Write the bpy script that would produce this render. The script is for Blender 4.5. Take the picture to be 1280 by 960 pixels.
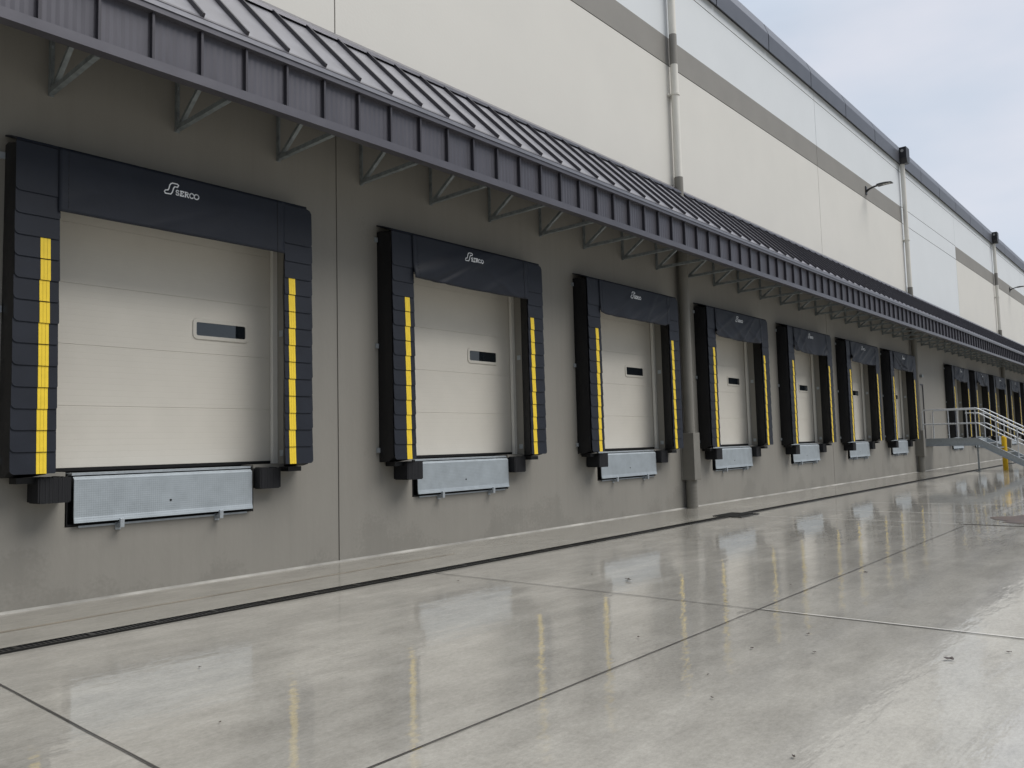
import bpy, bmesh, math, random
from mathutils import Vector, Matrix, noise
R = math.radians
rnd = random.Random(7)
for o in list(bpy.data.objects): bpy.data.objects.remove(o)
scene = bpy.context.scene
col = scene.collection

# ------------------------------------------------------------ camera
cam_d = bpy.data.cameras.new('camera'); cam = bpy.data.objects.new('camera', cam_d); col.objects.link(cam)
scene.camera = cam
YAW, PITCH, ROLL, FPX = R(49.0752), R(4.3576), R(-1.4251), 994.82
cam_d.sensor_width = 36.0; cam_d.sensor_fit = 'HORIZONTAL'; cam_d.lens = FPX / 1280 * 36.0
cam_d.clip_start = 0.05; cam_d.clip_end = 3000
fwd = Vector((math.sin(YAW)*math.cos(PITCH), math.cos(YAW)*math.cos(PITCH), math.sin(PITCH)))
rt = Vector((math.cos(YAW), -math.sin(YAW), 0)); up = rt.cross(fwd)
r2 = rt*math.cos(ROLL) + up*math.sin(ROLL); u2 = -rt*math.sin(ROLL) + up*math.cos(ROLL)
m = Matrix((r2, u2, -fwd)).transposed().to_4x4(); m.translation = Vector((0, -7.9862, 1.361))
cam.matrix_world = m

# ------------------------------------------------------------ sky, sun, exposure
SUN_EL, SUN_AZ = R(58), R(150)          # azimuth from +y towards +x: light comes from in front of the wall
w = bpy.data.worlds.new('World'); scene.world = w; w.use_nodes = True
nt = w.node_tree; nt.nodes.clear()
def N(nt, t, **k):
    n = nt.nodes.new(t)
    for a, v in k.items(): setattr(n, a, v)
    return n
sky = N(nt, 'ShaderNodeTexSky', sky_type='NISHITA', sun_disc=False)
sky.sun_elevation = SUN_EL; sky.sun_rotation = SUN_AZ; sky.air_density = 1.0; sky.dust_density = 2.0
tc = N(nt, 'ShaderNodeTexCoord')
mp = N(nt, 'ShaderNodeMapping'); mp.inputs['Scale'].default_value = (1.0, 1.0, 2.6); mp.inputs['Location'].default_value = (0.3, 1.2, 0.0)
nz = N(nt, 'ShaderNodeTexNoise'); nz.inputs['Scale'].default_value = 1.7; nz.inputs['Detail'].default_value = 5; nz.inputs['Roughness'].default_value = .5
cr = N(nt, 'ShaderNodeValToRGB')
cr.color_ramp.elements[0].position = .34; cr.color_ramp.elements[0].color = (.44, .52, .63, 1)
cr.color_ramp.elements[1].position = .66; cr.color_ramp.elements[1].color = (.74, .75, .81, 1)
e = cr.color_ramp.elements.new(.5); e.color = (.60, .66, .75, 1)
vm = N(nt, 'ShaderNodeVectorMath', operation='SCALE'); vm.inputs['Scale'].default_value = 7.4
mx = N(nt, 'ShaderNodeMix', data_type='RGBA'); mx.inputs[0].default_value = .90
bg = N(nt, 'ShaderNodeBackground'); bg.inputs['Strength'].default_value = .1
ow = N(nt, 'ShaderNodeOutputWorld')
L = nt.links.new
L(tc.outputs['Generated'], mp.inputs[0]); L(mp.outputs[0], nz.inputs['Vector']); L(nz.outputs['Fac'], cr.inputs[0])
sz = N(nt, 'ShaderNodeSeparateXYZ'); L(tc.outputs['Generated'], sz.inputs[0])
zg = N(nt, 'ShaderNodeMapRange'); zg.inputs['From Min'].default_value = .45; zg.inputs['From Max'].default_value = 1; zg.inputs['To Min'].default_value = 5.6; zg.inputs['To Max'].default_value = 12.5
# sky dimmed low over the yard side to deepen canopy shade, brighter towards the zenith and beyond the warehouse
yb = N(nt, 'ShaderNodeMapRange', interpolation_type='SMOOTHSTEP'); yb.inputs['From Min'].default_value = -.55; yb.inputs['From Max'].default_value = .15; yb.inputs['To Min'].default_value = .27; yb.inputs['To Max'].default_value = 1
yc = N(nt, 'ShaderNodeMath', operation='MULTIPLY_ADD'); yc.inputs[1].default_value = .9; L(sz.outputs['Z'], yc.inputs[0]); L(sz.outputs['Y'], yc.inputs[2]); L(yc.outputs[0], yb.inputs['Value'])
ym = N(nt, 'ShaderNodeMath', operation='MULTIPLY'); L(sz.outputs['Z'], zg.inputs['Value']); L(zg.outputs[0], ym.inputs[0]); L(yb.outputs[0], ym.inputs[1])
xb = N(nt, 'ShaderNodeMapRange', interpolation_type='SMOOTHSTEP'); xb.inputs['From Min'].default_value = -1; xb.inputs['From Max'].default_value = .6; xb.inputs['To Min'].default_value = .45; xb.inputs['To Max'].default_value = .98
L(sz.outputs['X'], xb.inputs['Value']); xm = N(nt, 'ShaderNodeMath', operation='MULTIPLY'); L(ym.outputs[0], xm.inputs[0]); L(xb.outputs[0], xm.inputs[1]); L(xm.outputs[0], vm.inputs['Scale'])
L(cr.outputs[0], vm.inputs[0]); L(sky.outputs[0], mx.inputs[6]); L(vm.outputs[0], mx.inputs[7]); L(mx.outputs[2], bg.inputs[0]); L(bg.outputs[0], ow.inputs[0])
sd = bpy.data.lights.new('sun', 'SUN'); sd.energy = 1.5; sd.angle = R(42); sd.color = (1, .965, .915)
so = bpy.data.objects.new('sun', sd); col.objects.link(so)
sdir = Vector((math.sin(SUN_AZ)*math.cos(SUN_EL), math.cos(SUN_AZ)*math.cos(SUN_EL), math.sin(SUN_EL)))
so.rotation_euler = sdir.to_track_quat('Z', 'Y').to_euler()
vs = scene.view_settings; vs.view_transform = 'Standard'; vs.look = 'None'; vs.gamma = 1; vs.use_curve_mapping = False
vs.exposure = 0.90
scene.render.engine = 'CYCLES'
scene.cycles.max_bounces = 6; scene.cycles.diffuse_bounces = 4; scene.cycles.glossy_bounces = 4

# ------------------------------------------------------------ materials
def mat(name, base, rough=.6, metal=0., var=0., vscale=3., bump=0., bscale=60., spec=.5, coat=0., stretch=(1,1,1), dark=None):
    mt = bpy.data.materials.new(name); mt.use_nodes = True; t = mt.node_tree; p = t.nodes['Principled BSDF']
    p.inputs['Base Color'].default_value = (*base, 1); p.inputs['Roughness'].default_value = rough; p.inputs['Metallic'].default_value = metal
    p.inputs['Specular IOR Level'].default_value = spec; p.inputs['Coat Weight'].default_value = coat
    geo = N(t, 'ShaderNodeNewGeometry'); mpn = N(t, 'ShaderNodeMapping'); mpn.inputs['Scale'].default_value = stretch
    t.links.new(geo.outputs['Position'], mpn.inputs[0])
    mt['_'] = 0
    if var:
        n = N(t, 'ShaderNodeTexNoise'); n.inputs['Scale'].default_value = vscale; n.inputs['Detail'].default_value = 6; n.inputs['Roughness'].default_value = .6
        t.links.new(mpn.outputs[0], n.inputs['Vector'])
        c = N(t, 'ShaderNodeValToRGB'); c.color_ramp.elements[0].position = .3; c.color_ramp.elements[1].position = .7
        lo = dark if dark else tuple(b*(1-var) for b in base)
        c.color_ramp.elements[0].color = (*lo, 1); c.color_ramp.elements[1].color = (*[min(1, b*(1+var*.6)) for b in base], 1)
        t.links.new(n.outputs['Fac'], c.inputs[0]); t.links.new(c.outputs[0], p.inputs['Base Color'])
        rr = N(t, 'ShaderNodeMapRange'); rr.inputs['To Min'].default_value = max(0, rough-.08); rr.inputs['To Max'].default_value = min(1, rough+.08)
        t.links.new(n.outputs['Fac'], rr.inputs['Value']); t.links.new(rr.outputs[0], p.inputs['Roughness'])
    if bump:
        n2 = N(t, 'ShaderNodeTexNoise'); n2.inputs['Scale'].default_value = bscale; n2.inputs['Detail'].default_value = 4
        t.links.new(mpn.outputs[0], n2.inputs['Vector'])
        b = N(t, 'ShaderNodeBump'); b.inputs['Strength'].default_value = bump; b.inputs['Distance'].default_value = .01
        t.links.new(n2.outputs['Fac'], b.inputs['Height']); t.links.new(b.outputs[0], p.inputs['Normal'])
    return mt
M = {}
M['cream'] = mat('cream_paint', (.655, .64, .595), .7, var=.03, vscale=.7, bump=.12, bscale=25)
M['white'] = mat('white_paint', (.67, .70, .72), .7, var=.025, vscale=.7, bump=.12, bscale=25)
M['band'] = mat('grey_band_paint', (.245, .235, .215), .7, var=.08, vscale=1.2, bump=.12, bscale=25)
M['sealant'] = mat('joint_sealant', (.20, .19, .17), .8)
M['black'] = mat('black_void', (.006, .006, .007), .9)
M['metal_dark'] = mat('dark_roof_metal', (.105, .102, .118), .38, metal=.35, var=.12, vscale=5, stretch=(1, 1, .15))
M['roof_metal'] = mat('standing_seam_roof_metal', (.27, .27, .295), .36, metal=.5, var=.10, vscale=4)  # lighter than the fascia metal: sky sheen on the slope put into the base
M['metal_edge'] = mat('dark_trim_metal', (.122, .119, .136), .36, metal=.35, var=.08, vscale=2)
M['seam'] = mat('dark_seam_metal', (.05, .048, .058), .45, metal=.3)
M['coping'] = mat('coping_metal', (.12, .125, .145), .42, metal=.3, var=.14, vscale=2.5)
M['underside'] = mat('deck_underside', (.05, .05, .05), .8)
M['mat'] = mat('rubberised_mat', (.015, .0185, .028), .55, spec=.35, var=.2, vscale=4, bump=.10, bscale=120)
M['curtain'] = mat('curtain_vinyl', (.015, .0185, .028), .55, spec=.35, var=.2, vscale=3, bump=.25, bscale=9)
M['vinyl'] = mat('black_vinyl', (.0022, .0024, .004), .5, var=.3, vscale=6, bump=.5, bscale=7)
M['yellow'] = mat('yellow_stripe', (.94, .67, .04), .5, var=.06, vscale=14)
M['galv'] = mat('galvanised_steel', (.46, .50, .53), .45, metal=.45, var=.14, vscale=18)
M['galv_dull'] = mat('dull_galvanised_steel', (.30, .33, .34), .55, metal=.4, var=.35, vscale=12)
M['rail'] = mat('galvanised_rail', (.66, .68, .70), .4, metal=.3, var=.1, vscale=18)
M['rubber'] = mat('black_rubber', (.009, .0095, .012), .8, var=.4, vscale=55, stretch=(1, 1, .02), bump=.4, bscale=70)
M['jamb'] = mat('door_jamb', (.80, .78, .72), .5)
M['frame'] = mat('window_frame', (.66, .63, .56), .45)
M['pipe'] = mat('cream_pipe', (.74, .72, .66), .5, var=.05, vscale=3)
M['taupe_pipe'] = mat('taupe_pipe', (.21, .20, .175), .5, var=.10, vscale=3)
M['concrete'] = mat('wall_foot_concrete', (.36, .35, .32), .5, var=.7, vscale=.8, bump=.3, bscale=40)
M['iron'] = mat('wet_cast_iron', (.010, .0095, .009), .35, var=.4, vscale=9)
M['lamp'] = mat('black_lamp_housing', (.015, .015, .017), .4)
M['lens'] = mat('lamp_lens', (.35, .35, .33), .3)
M['logo'] = mat('white_print', (.90, .92, .94), .5)
M['leaf'] = mat('wet_leaf', (.035, .018, .010), .5, var=.4, vscale=30)
M['grating'] = mat('grating_steel', (.30, .32, .33), .5, metal=.4)
M['filler_glint'] = mat('pale_filler_glint', (.62, .60, .55), .4, var=.4, vscale=2)  # pale filled joints, with water-edge glints put into the colour
M['stain'] = mat('tan_runoff_stain', (.22, .19, .145), .4, var=.35, vscale=3)
M['crack'] = mat('saw_cut', (.045, .04, .035), .7)
M['bollard'] = mat('yellow_bollard', (.86, .52, .01), .4, var=.05, vscale=5)
gl = mat('dark_glass', (.012, .016, .020), .03); gl.node_tree.nodes['Principled BSDF'].inputs['IOR'].default_value = 2.5; M['glass'] = gl

# overhead door skin: fine horizontal ribs
def door_mat():
    mt = mat('door_skin', (.70, .665, .59), .5, var=.03, vscale=3); t = mt.node_tree; p = t.nodes['Principled BSDF']
    geo = N(t, 'ShaderNodeNewGeometry'); wv = N(t, 'ShaderNodeTexWave', wave_type='BANDS', bands_direction='Z', wave_profile='SAW'); wv.inputs['Scale'].default_value = 5.2
    t.links.new(geo.outputs['Position'], wv.inputs['Vector'])
    c = N(t, 'ShaderNodeValToRGB'); c.color_ramp.elements[0].position = .0; c.color_ramp.elements[1].position = .16
    t.links.new(wv.outputs['Fac'], c.inputs[0])
    b = N(t, 'ShaderNodeBump'); b.inputs['Strength'].default_value = .3; b.inputs['Distance'].default_value = .002
    t.links.new(c.outputs[0], b.inputs['Height']); t.links.new(b.outputs[0], p.inputs['Normal'])
    return mt
M['door'] = door_mat()

# taupe paint of the lower wall: uneven, with damp blotches near the ground
def taupe():
    mt = mat('taupe_paint', (.278, .264, .234), .62, var=.06, vscale=.9, bump=.16, bscale=22, stretch=(1, 1, .55)); t = mt.node_tree; p = t.nodes['Principled BSDF']
    src = p.inputs['Base Color'].links[0].from_socket
    geo = N(t, 'ShaderNodeNewGeometry'); sx = N(t, 'ShaderNodeSeparateXYZ'); t.links.new(geo.outputs['Position'], sx.inputs[0])
    n1 = N(t, 'ShaderNodeTexNoise'); n1.inputs['Scale'].default_value = 1.3; n1.inputs['Detail'].default_value = 3
    n2 = N(t, 'ShaderNodeTexNoise'); n2.inputs['Scale'].default_value = 26; n2.inputs['Detail'].default_value = 3
    for n in (n1, n2): t.links.new(geo.outputs['Position'], n.inputs['Vector'])
    zr = N(t, 'ShaderNodeMapRange'); zr.inputs['From Min'].default_value = .05; zr.inputs['From Max'].default_value = .75; zr.inputs['To Min'].default_value = .15; zr.inputs['To Max'].default_value = -.12
    t.links.new(sx.outputs['Z'], zr.inputs['Value'])
    a = N(t, 'ShaderNodeMath', operation='ADD'); t.links.new(n1.outputs['Fac'], a.inputs[0]); t.links.new(zr.outputs[0], a.inputs[1])
    a2 = N(t, 'ShaderNodeMath', operation='MULTIPLY_ADD'); t.links.new(n2.outputs['Fac'], a2.inputs[0]); a2.inputs[1].default_value = .35; t.links.new(a.outputs[0], a2.inputs[2])
    c = N(t, 'ShaderNodeMapRange'); c.inputs['From Min'].default_value = .76; c.inputs['From Max'].default_value = .86; c.inputs['To Max'].default_value = .22
    t.links.new(a2.outputs[0], c.inputs['Value'])
    mxx = N(t, 'ShaderNodeMix', data_type='RGBA'); t.links.new(c.outputs[0], mxx.inputs[0]); t.links.new(src, mxx.inputs[6]); mxx.inputs[7].default_value = (.13, .125, .108, 1)
    # vertical water streaks
    n3 = N(t, 'ShaderNodeTexNoise'); n3.inputs['Scale'].default_value = 1; n3.inputs['Detail'].default_value = 5
    m3 = N(t, 'ShaderNodeMapping'); m3.inputs['Scale'].default_value = (9, 1, .35); t.links.new(geo.outputs['Position'], m3.inputs[0]); t.links.new(m3.outputs[0], n3.inputs['Vector'])
    c3 = N(t, 'ShaderNodeMapRange'); c3.inputs['From Min'].default_value = .45; c3.inputs['From Max'].default_value = .75; c3.inputs['To Min'].default_value = 1; c3.inputs['To Max'].default_value = .95
    t.links.new(n3.outputs['Fac'], c3.inputs['Value'])
    hs = N(t, 'ShaderNodeVectorMath', operation='SCALE'); t.links.new(mxx.outputs[2], hs.inputs[0]); t.links.new(c3.outputs[0], hs.inputs['Scale'])
    t.links.new(hs.outputs[0], p.inputs['Base Color'])
    return mt
M['taupe'] = taupe()

# checker (diamond) plate for the leveller lips
def plate():
    mt = mat('diamond_plate', (.40, .445, .475), .5, metal=.3, var=.12, vscale=6); t = mt.node_tree; p = t.nodes['Principled BSDF']
    geo = N(t, 'ShaderNodeNewGeometry'); sx = N(t, 'ShaderNodeSeparateXYZ'); t.links.new(geo.outputs['Position'], sx.inputs[0])
    outs = []
    for s in (1, -1):
        a = N(t, 'ShaderNodeMath', operation='MULTIPLY_ADD'); t.links.new(sx.outputs['Z'], a.inputs[0]); a.inputs[1].default_value = s; t.links.new(sx.outputs['X'], a.inputs[2])
        b = N(t, 'ShaderNodeMath', operation='MULTIPLY'); t.links.new(a.outputs[0], b.inputs[0]); b.inputs[1].default_value = 150
        c = N(t, 'ShaderNodeMath', operation='SINE'); t.links.new(b.outputs[0], c.inputs[0]); outs.append(c)
    d = N(t, 'ShaderNodeMath', operation='MULTIPLY'); t.links.new(outs[0].outputs[0], d.inputs[0]); t.links.new(outs[1].outputs[0], d.inputs[1])
    b = N(t, 'ShaderNodeBump'); b.inputs['Strength'].default_value = .18; b.inputs['Distance'].default_value = .003
    t.links.new(d.outputs[0], b.inputs['Height']); t.links.new(b.outputs[0], p.inputs['Normal'])
    return mt
M['plate'] = plate()

# wet concrete yard
def ground_mat(name, base, tint):
    mt = bpy.data.materials.new(name); mt.use_nodes = True; t = mt.node_tree; p = t.nodes['Principled BSDF']
    geo = N(t, 'ShaderNodeNewGeometry'); lk = t.links.new
    def nz(scale, det=5, st=(1, 1, 1), rough=.55, rot=0):
        mpp = N(t, 'ShaderNodeMapping'); mpp.inputs['Scale'].default_value = st; mpp.inputs['Rotation'].default_value = (0, 0, rot); lk(geo.outputs['Position'], mpp.inputs[0])
        n = N(t, 'ShaderNodeTexNoise'); n.inputs['Scale'].default_value = scale; n.inputs['Detail'].default_value = det; n.inputs['Roughness'].default_value = rough
        lk(mpp.outputs[0], n.inputs['Vector']); return n.outputs['Fac']
    def mr(s, a, b, c, d):
        k = N(t, 'ShaderNodeMapRange'); k.inputs['From Min'].default_value = a; k.inputs['From Max'].default_value = b; k.inputs['To Min'].default_value = c; k.inputs['To Max'].default_value = d
        lk(s, k.inputs['Value']); return k.outputs[0]
    def ma(op, a, b, c=None):
        k = N(t, 'ShaderNodeMath', operation=op)
        for i, v in enumerate((a, b, c)):
            if v is None: continue
            if isinstance(v, (int, float)): k.inputs[i].default_value = v
            else: lk(v, k.inputs[i])
        return k.outputs[0]
    big = nz(.35, 4, (.5, 1, 1)); mid = nz(2.2, 8, (1, 1.6, 1), .7); fine = nz(26, 8, (1, 1.5, 1), .9); broom = nz(3.2, 5, (1, 20, 1), .65); broom2 = nz(4, 6, (.35, 3.0, 1), .7)
    wet = ma('ADD', ma('MULTIPLY', nz(.5, 6, (.3, 1.1, 1), .62, .12), .78), ma('MULTIPLY', nz(3.2, 4, (.5, 1.6, 1)), .22))
    f = ma('ADD', ma('MULTIPLY', big, .25), ma('ADD', ma('MULTIPLY', mid, .30), ma('ADD', ma('MULTIPLY', fine, .50), ma('MULTIPLY', broom2, .10))))
    c = N(t, 'ShaderNodeValToRGB'); c.color_ramp.elements[0].position = .46; c.color_ramp.elements[1].position = .70
    c.color_ramp.elements[0].color = (*[b*.80 for b in base], 1); c.color_ramp.elements[1].color = (*[b*1.18 for b in tint], 1)
    lk(f, c.inputs[0])
    dk = N(t, 'ShaderNodeVectorMath', operation='SCALE'); lk(c.outputs[0], dk.inputs[0]); lk(mr(wet, .42, .58, 1.0, .84), dk.inputs['Scale']); lk(dk.outputs[0], p.inputs['Base Color'])
    p.inputs['Roughness'].default_value = .6; p.inputs['Specular IOR Level'].default_value = .3
    # water film: thicker and smoother in the puddled patches
    p.inputs['Coat IOR'].default_value = 1.46
    lk(mr(wet, .40, .56, .045, .010), p.inputs['Coat Roughness'])
    lk(mr(wet, .36, .50, .72, 1.0), p.inputs['Coat Weight'])
    h = ma('ADD', ma('MULTIPLY', broom, .5), ma('MULTIPLY', fine, .5))
    b = N(t, 'ShaderNodeBump'); b.inputs['Distance'].default_value = .002; b.inputs['Strength'].default_value = .5; lk(h, b.inputs['Height'])
    lk(b.outputs[0], p.inputs['Normal'])
    b1 = N(t, 'ShaderNodeBump'); b1.inputs['Distance'].default_value = .00035; lk(h, b1.inputs['Height']); lk(mr(wet, .36, .52, .45, .03), b1.inputs['Strength'])
    rip = ma('ADD', ma('MULTIPLY', nz(2.4, 3, (1, 4.5, 1), .6, .25), .7), ma('MULTIPLY', nz(8, 2, (1, 2.6, 1), .5, -.2), .22)); b2 = N(t, 'ShaderNodeBump'); b2.inputs['Distance'].default_value = .0055; lk(mr(wet, .38, .60, .55, .30), b2.inputs['Strength'])
    lk(rip, b2.inputs['Height']); lk(b1.outputs[0], b2.inputs['Normal'])
    sw = nz(.9, 3, (.22, 1.6, 1), .5, -.1); b3 = N(t, 'ShaderNodeBump'); b3.inputs['Distance'].default_value = .012; b3.inputs['Strength'].default_value = .22
    lk(sw, b3.inputs['Height']); lk(b2.outputs[0], b3.inputs['Normal']); lk(b3.outputs[0], p.inputs['Coat Normal'])
    return mt
M['yard'] = ground_mat('wet_concrete_yard', (.285, .268, .232), (.385, .368, .325))
M['apron'] = ground_mat('wet_concrete_apron', (.26, .245, .21), (.33, .315, .275))
M['mud'] = mat('brown_mud', (.060, .034, .018), .45, var=.6, vscale=5, bump=.6, bscale=20, dark=(.028, .014, .010))

# ------------------------------------------------------------ mesh helpers
class MB:
    def __init__(s): s.v = []; s.f = []; s.mi = []
    def add(s, vs, fs, mi=0):
        b = len(s.v); s.v += [tuple(p) for p in vs]; s.f += [tuple(i+b for i in q) for q in fs]; s.mi += [mi]*len(fs); return s
    def box(s, x0, x1, y0, y1, z0, z1, mi=0):
        return s.add([(x0,y0,z0),(x1,y0,z0),(x1,y1,z0),(x0,y1,z0),(x0,y0,z1),(x1,y0,z1),(x1,y1,z1),(x0,y1,z1)],
                     [(0,3,2,1),(4,5,6,7),(0,1,5,4),(1,2,6,5),(2,3,7,6),(3,0,4,7)], mi)
    def quad(s, a, b, c, d, mi=0): return s.add([a,b,c,d], [(0,1,2,3)], mi)
    def extr(s, pts, axis, a, b, mi=0):   # polygon pts (2D) extruded along axis from a to b
        def P(u, v, t): return {'x': (t,u,v), 'y': (u,t,v), 'z': (u,v,t)}[axis]
        n = len(pts); vs = [P(u,v,a) for u,v in pts] + [P(u,v,b) for u,v in pts]
        return s.add(vs, [tuple(range(n))[::-1], tuple(range(n, 2*n))] + [(i,(i+1)%n,(i+1)%n+n,i+n) for i in range(n)], mi)
    def bar(s, a, b, w, h=None, mi=0):
        a, b = Vector(a), Vector(b); h = h or w; d = (b-a).normalized()
        u = d.cross(Vector((1,0,0))) if abs(d.x) < .9 else d.cross(Vector((0,0,1))); u.normalize(); q = d.cross(u)
        c = [(-1,-1),(1,-1),(1,1),(-1,1)]
        return s.add([p + q*(i*w/2) + u*(j*h/2) for p in (a, b) for i, j in c], [(0,3,2,1),(4,5,6,7),(0,1,5,4),(1,2,6,5),(2,3,7,6),(3,0,4,7)], mi)
    def tube(s, path, r, n=12, mi=0, cap=True):
        path = [Vector(p) for p in path]; rs = r if isinstance(r, (list, tuple)) else [r]*len(path); vs = []; u = None
        for i, p in enumerate(path):
            d = (path[min(i+1, len(path)-1)] - path[max(i-1, 0)]).normalized()
            if u is None: u = d.orthogonal().normalized()
            u = (u - d*u.dot(d)).normalized(); q = d.cross(u)
            vs += [p + (u*math.cos(2*math.pi*k/n) + q*math.sin(2*math.pi*k/n))*rs[i] for k in range(n)]
        fs = [(i*n+k, i*n+(k+1)%n, (i+1)*n+(k+1)%n, (i+1)*n+k) for i in range(len(path)-1) for k in range(n)]
        if cap: fs += [tuple(range(n))[::-1], tuple((len(path)-1)*n+k for k in range(n))]
        return s.add(vs, fs, mi)
    def build(s, name, mats, parent=None, bevel=0, smooth=False, solid=0):
        me = bpy.data.meshes.new(name); me.from_pydata(s.v, [], s.f); me.update()
        if not isinstance(mats, (list, tuple)): mats = [mats]
        for mm in mats: me.materials.append(mm)
        me.polygons.foreach_set('material_index', s.mi)
        bm = bmesh.new(); bm.from_mesh(me); bmesh.ops.recalc_face_normals(bm, faces=bm.faces); bm.to_mesh(me); bm.free()
        if smooth: me.polygons.foreach_set('use_smooth', [True]*len(me.polygons))
        o = bpy.data.objects.new(name, me); col.objects.link(o)
        if smooth:
            try: me.set_sharp_from_angle(angle=R(40))
            except Exception: pass
        if parent: o.parent = parent
        if solid: md = o.modifiers.new('solid', 'SOLIDIFY'); md.thickness = solid; md.offset = 0
        if bevel: md = o.modifiers.new('bevel', 'BEVEL'); md.width = bevel; md.segments = 2; md.limit_method = 'ANGLE'
        return o
def thing(name, label, cat, loc=(0,0,0), group=None, rz=0):
    o = bpy.data.objects.new(name, None); col.objects.link(o); o.location = loc; o.rotation_euler.z = rz
    o['label'] = label; o['category'] = cat
    if group: o['group'] = group
    o.empty_display_size = .1
    return o
def tag(o, label=None, cat=None, group=None, kind=None):
    if label: o['label'] = label
    if cat: o['category'] = cat
    if group: o['group'] = group
    if kind: o['kind'] = kind
    return o
def kids(o): return [c for c in bpy.data.objects if c.parent == o]
def tree_of(o): return (o, [tree_of(c) for c in kids(o)])
def copy_tree(tr, parent=None):
    o, ch = tr; c = o.copy(); col.objects.link(c); c.parent = parent
    for k in ch: copy_tree(k, c)
    return c

# ------------------------------------------------------------ layout numbers (metres)
S = 3.5*1.2192                     # dock spacing
CX = 2.3208 + 1.525                # centre of the first dock
SILL = 1.21
JX = 5.95; PW = 2*S                # wall panel joints
DOCKS = [0,1,2,3,4,5,6,8,9,10,11,12,13]
X0, X1 = JX-2*PW, JX+9*PW
WT = .25

# ------------------------------------------------------------ ground
g = MB()
g.quad((-400,-500,0),(600,-500,0),(600,400,0),(-400,400,0)).build('concrete_yard', M['yard'])['kind'] = 'structure'
g = MB(); g.box(X0-2, X1+2, -1.47, 0.2, -.1, .004); tag(g.build('wall_apron', M['apron']), kind='structure')
def strip(mb, a, b, wd, z=.006):
    a, b = Vector((*a, z)), Vector((*b, z)); d = (b-a); n = max(1, int(d.length/.35)); d.normalize(); q = Vector((-d.y, d.x, 0)); L_ = (b-a).length
    for i in range(n):
        p0 = a + d*(L_*i/n); p1 = a + d*(L_*(i+1)/n)
        j0 = noise.noise(p0*3.1)*.004; j1 = noise.noise(p1*3.1)*.004
        w0 = wd*(.8+.5*abs(noise.noise(p0*7))); w1 = wd*(.8+.5*abs(noise.noise(p1*7)))
        mb.quad(p0+q*(j0-w0/2), p1+q*(j1-w1/2), p1+q*(j1+w1/2), p0+q*(j0+w0/2))
g = MB()
strip(g, (X0,-5.2), (X1,-5.2), .010)
strip(g, (X0,-14.0), (X1,-14.0), .014)
for x in (-6.87, -2.6, 1.655, 23.02, 31.56, 40.1, 48.6): strip(g, (x,-1.63), (x,-30), .011)
strip(g, (6.0,-1.63), (6.42,-12), .012)
tag(g.build('paving_joints', M['crack']), kind='structure')
g = MB(); strip(g, (13.45,-1.75), (13.56,-5.1), .020, .0065); strip(g, (15.05,-2.6), (15.72,-9), .024, .0065); strip(g, (13.56,-5.1), (13.56,-7.3), .02, .009); strip(g, (6.16,-5.22), (6.45,-12), .012, .0075); strip(g, (17.1,-2.6), (17.9,-9), .02, .0065)
tag(g.build('pale_filler_glint', M['filler_glint']), kind='structure')
g = MB(); strip(g, (0,-.86), (7.2,-.72), .05, .0052)
tag(g.build('runoff_stain', M['stain']), kind='structure')
# inspection slab with mud by the far paving joint
g = MB(); g.quad((13.56,-7.3,.008),(15.7,-7.3,.008),(15.7,-5.08,.008),(13.56,-5.08,.008))
tag(g.build('inspection_slab', M['apron']), kind='structure')
g = MB(); pts = []
for k in range(40):
    a = k/40*2*math.pi; r = 1+.28*noise.noise(Vector((math.cos(a)*1.7, math.sin(a)*1.7, 3)))+.1*noise.noise(Vector((math.cos(a)*6, math.sin(a)*6, 3)))
    pts.append((14.65+math.cos(a)*r*.82, -6.25+math.sin(a)*r*.92, .012))
g.add(pts, [tuple(range(40))]); tag(g.build('mud_patch', M['mud']), 'brown mud and leaf stains on the square slab in the yard', 'mud', kind='stuff')
g = MB()
g.extr([(-.035,.004),(-.012,.018),(0.0,.022),(0.0,.004)], 'x', X0, X1)
tag(g.build('wall_footing_edge', M['concrete']), kind='structure')

# trench drain and its catch basin
td = thing('trench_drain', 'long black slotted drain channel running along the foot of the wall', 'drain', (0,-1.53,0))
for k, (a, b) in enumerate(((X0, 13.08), (13.84, X1))):
    g = MB(); g.quad((a,-.062,.008),(b,-.062,.008),(b,.062,.008),(a,.062,.008)); g.build('channel', M['black'], td)  # flat black strip; the dark depth of the drain is painted on
    g = MB(); g.box(a, b, -.068, -.056, .004, .016); g.box(a, b, .056, .068, .004, .016)
    x = max(a, -1)
    while x < min(b, 40): g.box(x, x+.011, -.056, .056, .009, .013); x += .034
    x = max(a, -1)
    while x < min(b, 60): g.box(x, x+.03, -.06, .06, .0095, .0165); x += .5
    g.build('grate', M['iron'], td)
cb = thing('catch_basin', 'square iron drain grate interrupting the drain channel near the first downpipe', 'drain grate', (13.46,-1.55,0))
g = MB(); g.quad((-.34,-.24,.009),(.34,-.24,.009),(.34,.24,.009),(-.34,.24,.009)); g.build('pit', M['black'], cb)  # flat black sheet standing in for the shaded hollow under the grate
g = MB(); g.box(-.37,.37,-.27,-.24,.004,.018); g.box(-.37,.37,.24,.27,.004,.018); g.box(-.37,-.34,-.24,.24,.004,.018); g.box(.34,.37,-.24,.24,.004,.018)
for k in range(-7, 8): g.box(k*.045-.009, k*.045+.009, -.24, .24, .010, .017)
g.build('grate', M['iron'], cb)

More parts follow.
